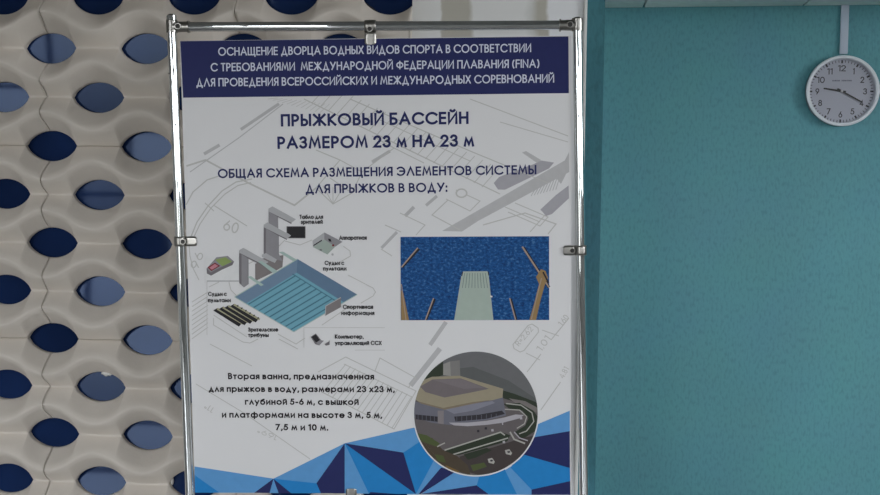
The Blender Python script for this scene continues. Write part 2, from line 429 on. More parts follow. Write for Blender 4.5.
# ------------------------------------------------------------------ drawn lettering (geometric sans, strokes in cap-height units)
def A(cx, cy, rx, ry, a0, a1, n=18):
    return [(cx+rx*math.cos(math.radians(a0+(a1-a0)*i/n)), cy+ry*math.sin(math.radians(a0+(a1-a0)*i/n))) for i in range(n+1)]
def O(cx, cy, rx, ry): return A(cx, cy, rx, ry, 0, 360, 32)
def bowl(x0, x1, y0, y1):                  # right-hand bowl from (x0,y1) round to (x0,y0)
    r = (y1-y0)/2; c = x1-min(r, x1-x0); return [(x0, y1)]+A(c, (y0+y1)/2, x1-c, r, 90, -90, 14)+[(x0, y0)]
X = .68
G = {
 ' ': (.30, []),
 'А': (.78, [[(0, 0), (.39, 1), (.78, 0)], [(.14, .33), (.64, .33)]]),
 'Б': (.50, [[(.46, 1), (0, 1), (0, 0)], bowl(0, .50, 0, .54)]),
 'В': (.50, [[(0, 0), (0, 1)], bowl(0, .44, .54, 1), bowl(0, .50, 0, .54)]),
 'Д': (.80, [[(.02, -.2), (.02, 0), (.78, 0), (.78, -.2)], [(.14, 0), (.40, 1), (.66, 0)]]),
 'Е': (.44, [[(.44, 1), (0, 1), (0, 0), (.44, 0)], [(0, .52), (.42, .52)]]),
 'Ж': (.98, [[(.49, 0), (.49, 1)], [(.03, 1), (.47, .52), (0, 0)], [(.95, 1), (.51, .52), (.98, 0)]]),
 'З': (.48, [A(.22, .77, .23, .23, 150, -90, 16)+A(.22, .27, .26, .27, 90, -150, 16)]),
 'И': (.64, [[(0, 1), (0, 0), (.64, 1), (.64, 0)]]),
 'К': (.56, [[(0, 0), (0, 1)], [(.53, 1), (.03, .54), (.56, 0)]]),
 'Л': (.74, [[(0, 0), (.37, 1), (.74, 0)]]),
 'М': (.86, [[(0, 0), (.14, 1), (.43, .18), (.72, 1), (.86, 0)]]),
 'Н': (.62, [[(0, 0), (0, 1)], [(.62, 0), (.62, 1)], [(0, .53), (.62, .53)]]),
 'О': (.98, [O(.49, .5, .49, .51)]),
 'П': (.60, [[(0, 0), (0, 1), (.60, 1), (.60, 0)]]),
 'Р': (.48, [[(0, 0), (0, 1)], bowl(0, .48, .44, 1)]),
 'С': (.84, [A(.49, .5, .49, .51, 42, 318, 26)]),
 'Т': (.50, [[(0, 1), (.50, 1)], [(.25, 0), (.25, 1)]]),
 'У': (.66, [[(0, 1), (.35, .33)], [(.66, 1), (.19, 0)]]),
 'Ф': (.86, [[(.43, 0), (.43, 1)], O(.43, .5, .43, .33)]),
 'Х': (.62, [[(.02, 1), (.62, 0)], [(.60, 1), (0, 0)]]),
 'Ц': (.68, [[(0, 1), (0, 0), (.68, 0), (.68, -.2)], [(.58, 0), (.58, 1)]]),
 'Щ': (.98, [[(0, 1), (0, 0), (.98, 0), (.98, -.2)], [(.44, 0), (.44, 1)], [(.88, 0), (.88, 1)]]),
 'Ы': (.72, [[(0, 1), (0, 0)], bowl(0, .46, 0, .54), [(.72, 0), (.72, 1)]]),
 'Э': (.80, [A(.33, .5, .47, .51, 135, -135, 26), [(.28, .52), (.80, .52)]]),
 'Я': (.48, [[(.48, 0), (.48, 1)], [(.48-x, y) for (x, y) in bowl(0, .48, .44, 1)], [(.20, .44), (0, 0)]]),
 'F': (.42, [[(.42, 1), (0, 1), (0, 0)], [(0, .52), (.40, .52)]]),
 'I': (.0, [[(0, 0), (0, 1)]]),
 'N': (.64, [[(0, 0), (0, 1), (.64, 0), (.64, 1)]]),
 '(': (.20, [A(.42, .45, .42, .68, 130, 230, 10)]), ')': (.20, [A(-.22, .45, .42, .68, 50, -50, 10)]),
 ':': (.0, [[(0, -.01), (0, .06)], [(0, .55), (0, .62)]]),
 '.': (.0, [[(0, -.01), (0, .05)]]), ',': (.06, [[(.06, .05), (0, -.16)]]), '-': (.26, [[(0, .36), (.26, .36)]]),
 'R': (.50, [[(0, 0), (0, 1)], bowl(0, .48, .44, 1), [(.22, .44), (.50, 0)]]), '=': (.4, [[(0, .35), (.4, .35)], [(0, .6), (.4, .6)]]), '°': (.24, [O(.12, .86, .12, .13)]),
 '0': (.54, [O(.27, .5, .27, .51)]), '1': (.20, [[(0, .92), (.20, 1), (.20, 0)]]),
 '2': (.50, [A(.25, .73, .25, .27, 170, -35, 16)+[(0, 0), (.50, 0)]]),
 '3': (.48, [A(.22, .77, .22, .23, 160, -90, 16)+A(.22, .27, .26, .27, 90, -160, 16)]),
 '4': (.58, [[(.44, 0), (.44, 1), (0, .25), (.58, .25)]]),
 '5': (.50, [[(.46, 1), (.14, 1), (.06, .58)]+A(.22, .32, .28, .32, 115, -150, 18)]),
 '6': (.54, [[(.36, 1), (.06, .48)], O(.27, .30, .27, .31)]),
 '7': (.50, [[(0, 1), (.50, 1), (.12, 0)]]),
 '8': (.50, [O(.25, .76, .21, .24), O(.25, .26, .25, .27)]),
 '9': (.54, [O(.27, .69, .27, .31), [(.49, .54), (.18, 0)]]),
 # lower case
 'а': (.66, [O(.33, .34, .33, .35), [(.66, 0), (.66, X)]]),
 'б': (.62, [O(.31, .32, .31, .33), [(.01, .34)]+A(.34, .45, .33, .40, 180, 110, 8)+[(.52, .96)]]),
 'в': (.44, [[(0, 0), (0, X)], bowl(0, .38, .37, X), bowl(0, .44, 0, .37)]),
 'г': (.36, [[(.36, X), (0, X), (0, 0)]]),
 'д': (.66, [[(.02, -.17), (.02, 0), (.64, 0), (.64, -.17)], [(.12, 0), (.33, X), (.54, 0)]]),
 'е': (.66, [[(.02, .35), (.66, .35)]+A(.34, .34, .33, .35, 4, 318, 24)]),
 'ж': (.78, [[(.39, 0), (.39, X)], [(.03, X), (.37, .36), (0, 0)], [(.75, X), (.41, .36), (.78, 0)]]),
 'з': (.38, [A(.17, .52, .18, .16, 150, -90, 12)+A(.17, .18, .21, .18, 90, -150, 12)]),
 'и': (.50, [[(0, X), (0, 0), (.50, X), (.50, 0)]]),
 'к': (.44, [[(0, 0), (0, X)], [(.42, X), (.02, .37), (.44, 0)]]),
 'л': (.54, [[(0, 0), (.27, X), (.54, 0)]]),
 'м': (.70, [[(0, 0), (.11, X), (.35, .12), (.59, X), (.70, 0)]]),
 'н': (.48, [[(0, 0), (0, X)], [(.48, 0), (.48, X)], [(0, .37), (.48, .37)]]),
 'о': (.68, [O(.34, .34, .34, .35)]),
 'п': (.48, [[(0, 0), (0, X), (.48, X), (.48, 0)]]),
 'р': (.66, [[(0, -.28), (0, X)], O(.33, .34, .33, .35)]),
 'с': (.56, [A(.34, .34, .34, .35, 45, 315, 22)]),
 'т': (.40, [[(0, X), (.40, X)], [(.20, 0), (.20, X)]]),
 'у': (.54, [[(0, X), (.28, .08)], [(.54, X), (.14, -.28)]]),
 'ф': (.98, [[(.49, -.28), (.49, .95)], O(.245, .34, .245, .35), O(.735, .34, .245, .35)]),
 'х': (.48, [[(.02, X), (.48, 0)], [(.46, X), (0, 0)]]),
 'ц': (.56, [[(0, X), (0, 0), (.56, 0), (.56, -.17)], [(.47, 0), (.47, X)]]),
 'ч': (.44, [[(0, X), (0, .42)]+A(.16, .42, .16, .14, 180, 270, 6)+[(.44, .28)], [(.44, 0), (.44, X)]]),
 'ш': (.70, [[(0, X), (0, 0), (.70, 0), (.70, X)], [(.35, 0), (.35, X)]]),
 'щ': (.79, [[(0, X), (0, 0), (.79, 0), (.79, -.17)], [(.35, 0), (.35, X)], [(.70, 0), (.70, X)]]),
 'ы': (.62, [[(0, X), (0, 0)], bowl(0, .40, 0, .40), [(.62, 0), (.62, X)]]),
 'ь': (.42, [[(0, X), (0, 0)], bowl(0, .42, 0, .40)]),
 'ю': (.92, [[(0, 0), (0, X)], [(0, .36), (.26, .36)], O(.59, .34, .33, .35)]),
 'я': (.42, [[(.42, 0), (.42, X)], [(.42-x, y) for (x, y) in bowl(0, .42, .30, X)], [(.18, .30), (0, 0)]]),
}
G['Й'] = (G['И'][0], G['И'][1]+[A(.32, 1.30, .17, .14, 200, 340, 8)])
G['й'] = (G['и'][0], G['и'][1]+[A(.25, X+.27, .14, .11, 200, 340, 8)])
G['A'] = G['А']
def lettering(mb, text, p0, p1, cap, wt, m, n, gap=None, sy=1):
    # p0, p1: baseline ends (local Vectors, outer ink edges); cap: outer capital height; wt: stroke / cap
    w = cap*wt; h = cap-w
    ax = (p1-p0); W = ax.length; ax.normalize(); ay = Vector((-ax.z, 0, ax.x))
    gap = .14+wt*1.0 if gap is None else gap
    adv = []; xcur = 0.
    for ch in text:
        g = G[ch][0]; adv.append(xcur); xcur += g + (gap if ch != ' ' else .06)
    total = xcur-gap
    kx = (W-w)/(total*h)
    k = 0
    for ch, x in zip(text, adv):
        for st in G[ch][1]:
            k += 1
            nn = n+(k % 7)*6e-6
            ps = []
            for (a, b) in st:
                q = p0+ax*(w/2+(x+a)*h*kx)+ay*(w/2+b*h*sy)
                ps.append(Vector((q.x, -nn, q.z)))
            closed = (ps[0]-ps[-1]).length < 1e-6 and len(ps) > 6
            ribbon(mb, ps, w, m, closed=closed, cap=0 if closed else w*.48)

# ------------------------------------------------------------------ the information poster
poster = empty('poster', PMW)
tag(poster, 'white information poster about a diving pool, with navy heading band and blue faceted foot, clipped in the chrome stand', 'poster')
poster['label'] = 'white diving pool information poster with navy heading band, clipped inside the chrome stand'
paper = mat('poster_paper', (.735, .73, .735), .5, 0, .012, 5, spec=.35)
border_m = mat('board_border', (.70, .71, .73), .5, 0, .02, 8)
mb = MB()
q = [uv(179.9, 41.0), uv(571.4, 35.6), uv(570.6, 494.9), uv(195, 492.6)]
fr = [Vector((p.x, 0, p.z)) for p in q]; bk = [Vector((p.x, .003, p.z)) for p in q]
mb.face(fr[::-1], paper); mb.face(bk, paper)
for i in range(4):
    j = (i+1) % 4; mb.face([fr[i], fr[j], bk[j], bk[i]], border_m)
mb.build('sheet', poster, recalc=False)

NAVY = ink('navy', 34, 40, 92, 1.0); BRIGHT = ink('bright_blue', 32, 128, 196); MIDB = ink('mid_blue', 92, 152, 206); WHITEINK = ink('white', 214, 218, 232)
TITLE = ink('title_navy', 34, 40, 92); BLACKINK = ink('black', 38, 36, 40); BODY = ink('body_black', 34, 30, 34)
# blueprint drawing faintly printed under everything
FL = ink('faint_line', 192, 191, 188); FL2 = ink('faint_shade', 203, 202, 201); FL3 = ink('faint_dark', 158, 157, 160); FB = ink('faint_band', 186, 185, 186); FD = ink('instrument', 168, 166, 172)
b = Print(1.0e-4, 2.0e-6); b2 = Print(0.9e-4, 2.0e-6)
def clipband(pts, m): b2.poly(pts, m)
clipband([(442, 231), (470, 215), (569.0, 158), (569.2, 172), (478, 221), (462, 231.5)], FB)
clipband([(493.7, 183), (499, 177), (533.3, 164.3), (541, 160.5), (554, 162.5), (549, 168.5), (505, 189.7), (498, 189.5)], FD)
clipband([(522, 152.5), (526, 151), (541, 160), (537, 163)], FB)
clipband([(540.4, 209.5), (556, 195), (568.6, 185.5), (569, 198.2), (552, 214), (546, 216)], FD)
clipband([(556, 178), (569, 152), (569, 168), (561, 184)], FB)
for t in range(9):
    b.line([(531+t*3.1, 196-t*.8), (541+t*2.6, 180-t*1.2)], .8, FB)
for pts, w in [([(204, 154), (219.6, 145)], 3.2), ([(240.8, 129.5), (279, 103.8)], 3.0), ([(190, 172), (240, 137), (283, 104)], 1.0), ([(372, 162), (390, 151)], 3), ([(410.5, 385.5), (440, 348.5)], 5.2), ([(405, 216), (414, 207)], 3.5),
               ([(426, 205.5), (437, 196)], 3), ([(430, 345), (446, 322)], 4.2), ([(381.5, 248), (397, 232)], 3)]: b.line(pts, w, FB)
for pts, w in [([(186.5, 166), (205.5, 160), (247.9, 182.7), (294.5, 205.3), (316, 188)], 1.7),
               ([(190.5, 238), (197, 222), (208, 206), (222, 191), (236, 182), (252, 179)], 1.2), ([(193, 239), (200, 224), (211, 208), (225, 194), (238, 185.5), (251, 182.5)], 1.0),
               ([(205, 203), (214, 211)], 1), ([(214, 205.5), (247, 226)], 1), ([(189, 245), (190, 256), (193, 268), (199, 280)], .9), ([(186, 205), (193, 192), (207, 180), (219, 176)], 1.2),
               ([(316, 188), (333, 204), (352, 193), (330, 178)], 1), ([(333, 204), (333, 187)], .8), ([(333, 204), (344, 186)], .8), ([(333, 204), (323, 186)], .8), ([(316, 188), (340, 160), (362, 172), (352, 193)], .9),
               ([(340, 160), (316, 150)], 1), ([(362, 172), (394, 148), (372, 136)], .9), ([(394, 148), (424, 163)], .9),
               ([(304, 99), (452, 171), (500, 194)], 1.1), ([(350, 99), (470, 151), (548, 183)], 1.0), ([(380, 120), (470, 161)], .8), ([(470, 99), (568, 136)], .9), ([(500, 122), (568, 142)], .8),
               ([(448, 200), (432, 215), (460, 230)], 1), ([(456, 190), (480, 201), (470, 211), (446, 199)], .9), ([(400, 213), (425, 225), (416, 235)], .9), ([(483, 225), (525, 213), (556, 224), (548, 234)], 1.1),
               ([(505, 207), (540, 222)], .9), ([(515, 203), (548, 217), (540, 226), (508, 212)], .9), ([(530, 232), (545, 215)], .9),
               ([(527, 372), (541, 354)], .9), ([(551, 340), (569, 318)], .9), ([(526, 353), (540, 360)], .8), ([(542, 330), (559, 336)], .8), ([(540.8, 410), (560.5, 382)], 1),
               ([(196, 384), (244, 413), (310, 459)], .8), ([(210, 344), (252, 366)], .8), ([(385, 225), (401, 232)], 1), ([(381, 249), (392, 256)], .9)]: b.line(pts, w, FL)
for t in range(22):
    u_ = t/21; x0, y0 = 312+170*u_, 103+84*u_; b.line([(x0, y0), (x0+17, y0-19)], .75, FL)
for t in range(12):
    u_ = t/11; x0, y0 = 268+86*u_*.6, 99+u_*14; b.line([(x0, y0), (x0+10, y0-1-u_*8)], .7, FL2)
# staircase below the caption card
st = [(345.7, 358), (355.5, 356.7), (415, 390.6), (393.7, 428.8), (384, 424)]
b.line([(318, 372), (345.7, 357), (416, 391), (394, 429), (322, 392)], .9, FL); b.line([(375, 371), (380, 358), (416, 378), (408, 388)], .9, FL); b.line([(344, 364), (412, 397)], .8, FL)
for t in range(15):
    u_ = t/14; b.line([(346+66*u_, 364+32*u_), (322+70*u_, 393+35*u_)], .75, FL)
for t in range(9): b.line([(192, 302+t*4.6), (208, 292+t*4.4)], .8, FL)
b.line([(207, 275), (207, 335)], .8, FL2)
b.disc((461.5, 193.2), 6, FL, 32, 4.8); b.disc((461.5, 193.2), 4.4, paper, 32, 3.4)
b.line(A(525.8, 337.7, 0, 0, 0, 1, 1) and [(513, 344.5), (528, 325.5), (532, 324), (538, 328), (538.5, 332), (524, 350.5), (520, 352), (514, 348.5)], .9, FL, closed=True)
bp_mb = b.mb
def faint(text, p0, p1, cap): lettering(bp_mb, text, Vector((uv(*p0).x, 0, uv(*p0).z)), Vector((uv(*p1).x, 0, uv(*p1).z)), cap*PX, .12, FL3 if cap < 0 else FL, 3.2e-4)
faint('R=2.62', (519, 346.5), (533.5, 329.5), 5.6); faint('1.01', (541.5, 352), (551, 339), 7); faint('4.81', (563.5, 379), (569.3, 369), 6); faint('1.60', (562.5, 326.5), (569.3, 317.5), 6)
faint('60', (222.5, 229.5), (237, 234), 11); faint('96', (198, 270), (204, 254), 9); faint('169°', (278, 436), (259, 427.5), 5.4); faint('11°', (215, 408.5), (207, 403), 6)
b.build('blueprint_drawing', poster); b2.build('printed_ruler_and_pen', poster)

# heading band
h = Print(4.4e-4)
h.poly([(180.3, 41.2), (568.4, 36.4), (568.9, 93.2), (183.2, 97.7)], NAVY)
h.build('heading_band', poster)
def L2(p): q = uv(*p); return Vector((q.x, 0, q.z))
def text_part(name, rows, m, n, parent, label=None):
    t = MB()
    for (s, a, b_, cap, wt) in rows: lettering(t, s, L2(a), L2(b_), cap*PX, wt, m, n)
    o = t.build(name, parent, recalc=False)
    if label: o['label'] = label
    return o
text_part('heading_lettering', [
    ('ОСНАЩЕНИЕ ДВОРЦА ВОДНЫХ ВИДОВ СПОРТА В СООТВЕТСТВИИ', (218.3, 55.8), (531.2, 52.1), 8.3, .15),
    ('С ТРЕБОВАНИЯМИ  МЕЖДУНАРОДНОЙ ФЕДЕРАЦИИ ПЛАВАНИЯ (FINA)', (210.8, 71.5), (539.4, 67.7), 8.3, .15),
    ('ДЛЯ ПРОВЕДЕНИЯ ВСЕРОССИЙСКИХ И МЕЖДУНАРОДНЫХ СОРЕВНОВАНИЙ', (196.4, 86.7), (554.2, 82.6), 8.3, .15)], WHITEINK, 6.0e-4, poster, 'white capital lettering on the navy band')
text_part('title_lettering', [
    ('ПРЫЖКОВЫЙ БАССЕЙН', (281, 126.6), (468.6, 124.0), 12.4, .195),
    ('РАЗМЕРОМ 23 м НА 23 м', (277.6, 149.0), (474.2, 146.6), 12.4, .195),
    ], TITLE, 4.6e-4, poster, 'large navy capital lettering')
text_part('subtitle_lettering', [
    ('ОБЩАЯ СХЕМА РАЗМЕЩЕНИЯ ЭЛЕМЕНТОВ СИСТЕМЫ', (218, 178.2), (536.4, 174.3), 9.3, .18),
    ('ДЛЯ ПРЫЖКОВ В ВОДУ:', (305.6, 193.6), (447.4, 191.8), 9.3, .18)], TITLE, 4.6e-4, poster, 'navy blue capital lettering')
text_part('body_lettering', [
    ('Вторая ванна, предназначенная', (228.1, 379.2), (374.2, 379.6), 6.6, .215),
    ('для прыжков в воду, размерами 23 х23 м,', (208.7, 391.8), (394.8, 392.3), 6.6, .215),
    ('глубиной 5-6 м, с вышкой', (245, 404.7), (358.8, 405.0), 6.6, .215),
    ('и платформами на высоте 3 м, 5 м,', (222, 417.6), (382.2, 418.2), 6.6, .215),
    ('7,5 м и 10 м.', (275.5, 430.2), (328.2, 430.6), 6.6, .215)], BODY, 4.6e-4, poster, 'black paragraph lettering')

# pool scheme
d = Print(4.4e-4, 1.0e-5)
G1 = ink('grey_light', 176, 176, 178); G2 = ink('grey_mid', 142, 140, 144); G3 = ink('grey_dark', 116, 112, 116); GB = ink('grey_brown', 128, 122, 122)
WALL1 = ink('pool_wall', 112, 136, 160); WALL2 = ink('pool_wall_shade', 96, 122, 148); WATER = ink('pool_water', 112, 166, 184); LANE = ink('pool_lane', 74, 120, 138); KH = ink('khaki', 168, 164, 136); GRN = ink('device_green', 140, 160, 96); RED = ink('device_red', 122, 36, 44); PINK = ink('device_keys', 196, 130, 140); WHT = ink('card_white', 222, 222, 222); MINT = ink('mint', 168, 190, 184); FLR = ink('room_floor', 160, 172, 164)
for pts in [[(213.6, 318), (213.6, 325), (243, 342), (250, 343), (258, 339)], [(213.6, 315), (247, 337)], [(348, 275), (373, 288), (375.5, 292), (373, 296), (361, 303)], [(350, 306), (322, 325)], [(278, 334), (296, 344), (305, 338)], [(279, 339), (298, 349)],
            [(285, 241), (300, 245), (312, 240)], [(343, 246), (350, 251), (350.5, 256), (340, 262)], [(229, 282), (231, 290), (237, 296)], [(248, 264), (254, 261)], [(209, 287), (219, 282)], [(278, 247), (285, 240)]]:
    d.line(pts, .8, FL)
d.poly([(234.8, 297), (297.6, 259), (357.3, 294.5), (293.9, 331.8)], WALL1)
d.poly([(297.6, 259), (357.3, 294.5), (344, 302.3), (296.7, 272.7)], WALL2)
PA, PB, PCc, PD = (246.5, 303.3), (296.7, 272.7), (344, 302.3), (293.9, 331.8)
d.poly([PA, PB, PCc, PD], WATER)
lp = lambda a, b_, t: (a[0]+(b_[0]-a[0])*t, a[1]+(b_[1]-a[1])*t)
for k in range(9):
    t = (k+.35)/9; a, e = lp(PA, PD, t), lp(PB, PCc, t); e2 = lp(a, e, .94)
    d.line([a, e2], 1.3, LANE); d.line([lp(e2, (e2[0]-3, e2[1]-1.8), 1), lp(e2, (e2[0]+2.4, e2[1]+1.5), 1)], 1.0, LANE)
d.line([(234.8, 297), (293.9, 331.8), (357.3, 294.5)], .8, MINT); d.line([(234.8, 297), (297.6, 259)], .9, MINT)
# diving towers
d.poly([(255.3, 264), (262, 258.5), (283.5, 255), (282.5, 267), (272, 273), (255.3, 281)], GB)
d.poly([(268.6, 208.6), (278, 212.5), (278.5, 238), (268.6, 233)], G2); d.poly([(268.6, 208.6), (272.6, 206.4), (296, 219.3), (291.5, 222.8), (268.8, 211.5)], G1); d.poly([(268.8, 211.5), (291.5, 222.8), (291.5, 224), (278, 217)], G3)
d.poly([(263.8, 225.3), (279, 231), (279, 254), (282.5, 261), (264, 257)], G2); d.poly([(263.8, 225), (266, 226), (266, 257), (263.8, 256)], G3)
d.poly([(263.8, 224.6), (267.6, 222.4), (291.2, 235.6), (287, 238.8), (264, 227.3)], G1); d.poly([(264, 227.3), (287, 238.8), (287, 240), (279, 236)], G3)
d.poly([(262, 254.6), (266, 253), (277, 259.5), (275, 263), (262, 257)], G1)
d.poly([(239.4, 250.4), (248.6, 255), (248.8, 284), (244, 287.4), (239.4, 283)], G2); d.poly([(239.4, 250.4), (241.6, 251.4), (241.6, 285), (239.4, 283)], G3)
d.poly([(239.6, 250), (243.4, 247.8), (268.6, 262), (264, 265), (239.6, 252.8)], G1); d.poly([(239.6, 252.8), (264, 265), (264, 266.2), (249, 259)], G3)
d.poly([(247.6, 276.8), (251, 276), (264, 284.8), (261, 286)], MINT); d.poly([(258, 261.5), (262, 261), (277.5, 271), (273, 273)], MINT); d.poly([(278.8, 252), (283, 251.5), (296.5, 259.5), (293, 261)], MINT)
d.poly([(286.9, 226.5), (305.3, 226.5), (305.3, 238), (286.9, 238)], BLACKINK); d.line([(286.9, 226.5), (305.3, 226.5), (305.3, 238), (286.9, 238)], .6, G3, True); d.poly([(283, 233.4), (286.8, 232.4), (291.2, 235.6), (287, 238.8)], G1)
# control room
d.poly([(312.3, 240.6), (324.4, 232), (343.3, 241.4), (343.3, 249), (328, 257), (312.3, 247.5)], WHT)
d.poly([(312.6, 240.6), (324.4, 232.4), (324.4, 239.5), (312.9, 247)], G1); d.poly([(324.4, 232.4), (342.6, 241.8), (335.5, 246.5), (324.4, 239.5)], G2); d.poly([(312.9, 247), (324.4, 239.5), (335.5, 246.5), (327.5, 254.5)], FLR)
d.line([(313.5, 245.6), (322, 240.2)], 1.1, BLACKINK); d.poly([(328, 238.6), (330.6, 239), (331.6, 241.6), (329.2, 241.4)], BLACKINK); d.disc((333.2, 245.3), 1.1, RED, 12); d.poly([(319.5, 249), (322, 249.3), (322, 250.8), (319.8, 250.5)], G3); d.disc((332.6, 254.4), 1.2, G1, 12)
# judge's terminal on its white card
d.poly([(206, 256.2), (239, 256.2), (239, 281.2), (206, 281.2)], WHT); d.line([(207, 281), (239, 281)], 1.2, G1)
d.poly([(206.7, 268.6), (216.5, 257.3), (227.9, 255.8), (234.2, 261.6), (232.6, 265), (222.6, 269.4), (211.2, 275.6), (207, 273.4)], G3)
d.poly([(206.9, 268.2), (216.5, 257.3), (227.9, 255.8), (234, 261.2), (222.4, 266.4), (210.8, 272.4)], G2)
d.poly([(215.2, 259.6), (225.6, 257.2), (232.2, 261.6), (222.6, 266.2), (219.5, 263.6)], GRN); d.poly([(207.6, 267.4), (215, 262.6), (220.4, 265.8), (211.6, 271)], RED); d.poly([(209.4, 267.6), (215, 263.8), (218.4, 265.9), (212, 269.8)], PINK)
# spectator stands
for k in range(4):
    ox, oy = k*5.6, -k*1.4
    p = [(213.4+ox, 310.4+oy), (217+ox, 308.2+oy), (242+ox, 323.2+oy), (239+ox, 326.6+oy)]
    d.poly(p, BLACKINK); d.line([(217.3+ox, 308.6+oy), (243+ox, 323.6+oy)], 2.1, KH)
    for q_ in range(6): x_, y_ = lp((218+ox, 308.6+oy), (242.6+ox, 323.2+oy), (q_+.5)/6); d.poly([(x_, y_-.2), (x_+1.6, y_-.9), (x_+1.9, y_+.6), (x_+.3, y_+.9)], BLACKINK if k == 3 else KH)
d.poly([(325.9, 306.3), (341, 297.7), (341, 307), (325.6, 315.6)], GB); d.line([(325.4, 315.8), (325.9, 306), (341, 297.4)], .9, G1)
# computer card
d.line([(304, 347.5), (304, 327.5), (385, 327.5)], .7, FL2); d.line([(355, 350), (385, 350)], .7, FL2)
d.poly([(310.8, 336.8), (316, 333.4), (321.4, 340.2), (319, 345.2), (315.3, 344)], G3); d.poly([(311.8, 336.8), (315.8, 334.2), (320, 340), (316.2, 342.6)], BLACKINK); d.poly([(316.2, 342.6), (320, 340), (324, 340.5), (319.4, 345.3)], G2); d.poly([(324.6, 344), (328.6, 341.6), (329.7, 340), (329.7, 344.6), (326, 345.6)], G3)
scheme = d.build('pool_scheme', poster)
for rows in [[('Табло для', (299.5, 219.0), (323.3, 218.8)), ('зрителей', (301, 224.0), (323, 223.8))], [('Аппаратная', (339.2, 239.9), (366.9, 239.7))],
             [('Судьи с', (324.7, 265), (344.2, 264.9)), ('пультами', (323.2, 270.6), (346.5, 270.5))], [('Судьи с', (208.2, 296), (226.8, 295.9)), ('пультами', (208.2, 302.2), (231, 302.2))],
             [('Зрительские', (248.2, 331.6), (278.4, 331.5)), ('трибуны', (248.2, 337), (268.9, 337))], [('Спортивная', (343, 308.9), (373.2, 308.8)), ('информация', (341.4, 315), (374.5, 315))],
             [('Компьютер,', (335, 338.6), (363.8, 338.6)), ('управляющий ССХ', (335, 345), (381.8, 345))]]:
    text_part('caption', [r_+(4.4, .20) for r_ in rows], BLACKINK, 1.25e-3, scheme)

# photograph of the diving board over blue water
def water_print():
    m = bpy.data.materials.new('water_print'); m.use_nodes = True; t = m.node_tree; L = t.links.new
    bs = t.nodes['Principled BSDF']; bs.inputs['Roughness'].default_value = .45; bs.inputs['Specular IOR Level'].default_value = .15
    tcn = t.nodes.new('ShaderNodeTexCoord'); mp_ = t.nodes.new('ShaderNodeMapping'); mp_.inputs['Scale'].default_value = (1, 1, 1.5); L(tcn.outputs['Object'], mp_.inputs[0])
    n = t.nodes.new('ShaderNodeTexNoise'); n.inputs['Scale'].default_value = 130; n.inputs['Detail'].default_value = 5; n.inputs['Roughness'].default_value = .65; L(mp_.outputs[0], n.inputs['Vector'])
    r = t.nodes.new('ShaderNodeValToRGB'); L(n.outputs[0], r.inputs[0]); e = r.color_ramp.elements
    e[0].position = .34; e[0].color = srgb(14, 48, 98)+(1,); e[1].position = .80; e[1].color = srgb(105, 150, 185)+(1,)
    x = e.new(.55); x.color = srgb(26, 84, 144)+(1,)
    L(r.outputs[0], bs.inputs['Base Color'])
    return m
w_ = Print(4.4e-4)
q0, q1, q2, q3 = (400.5, 236.9), (549.1, 236.2), (549.2, 320.0), (400.8, 320.2)
w_.poly([q0, q1, q2, q3], water_print())
BOARD = ink('board_green', 168, 182, 172); BLINE = ink('board_line', 116, 128, 126); RAIL = ink('rail_brown', 165, 148, 134); RAILD = ink('rail_dark', 38, 36, 44); WOOD = ink('wood_leg', 150, 124, 84)
w_.poly([(461.6, 274), (463.2, 271.4), (487.3, 271.2), (488.6, 274.4), (493.4, 320), (454.2, 320.1)], BOARD)
for k in range(9):
    x = 464.6+k*2.6; w_.line([(x, 273), (x+(k-4)*.55, 288)], .6, BLINE)
w_.line([(461.8, 276), (462.6, 271.8)], 1, RAILD); w_.line([(488.2, 271.6), (488.8, 275.4)], 1, RAILD)
for a, e, wd in [((417.8, 247.8), (401.4, 267.2), 2.4), ((522.2, 246.6), (549.0, 287.4), 3.0), ((433.6, 298.0), (425.4, 320), 2.2), ((509.6, 298), (515.6, 320), 2.2)]:
    w_.line([(a[0]+1.3, a[1]+1.0), (e[0]+(.8 if e[0] < 548 else 0), e[1])], wd, RAILD); w_.line([a, e], wd*.55, RAIL)
w_.poly([(536, 277), (541, 269), (545.6, 271), (548, 278), (545, 284), (540.6, 300), (536, 320), (529.4, 320), (535, 300), (539, 284)], WOOD)
w_.line([(541.5, 278), (536, 300), (531.4, 319)], 1, RAIL); w_.line([(543, 272), (548.6, 283)], 1.6, RAILD)
w_.poly([(401, 290), (403, 292), (409, 320), (401.2, 320)], WOOD); w_.line([(401.4, 284), (406, 320)], .9, RAIL)
w_.poly([(490.2, 295.5), (492.6, 296), (492, 297.5), (490.4, 297)], WHT)
w_.build('diving_board_photo', poster)

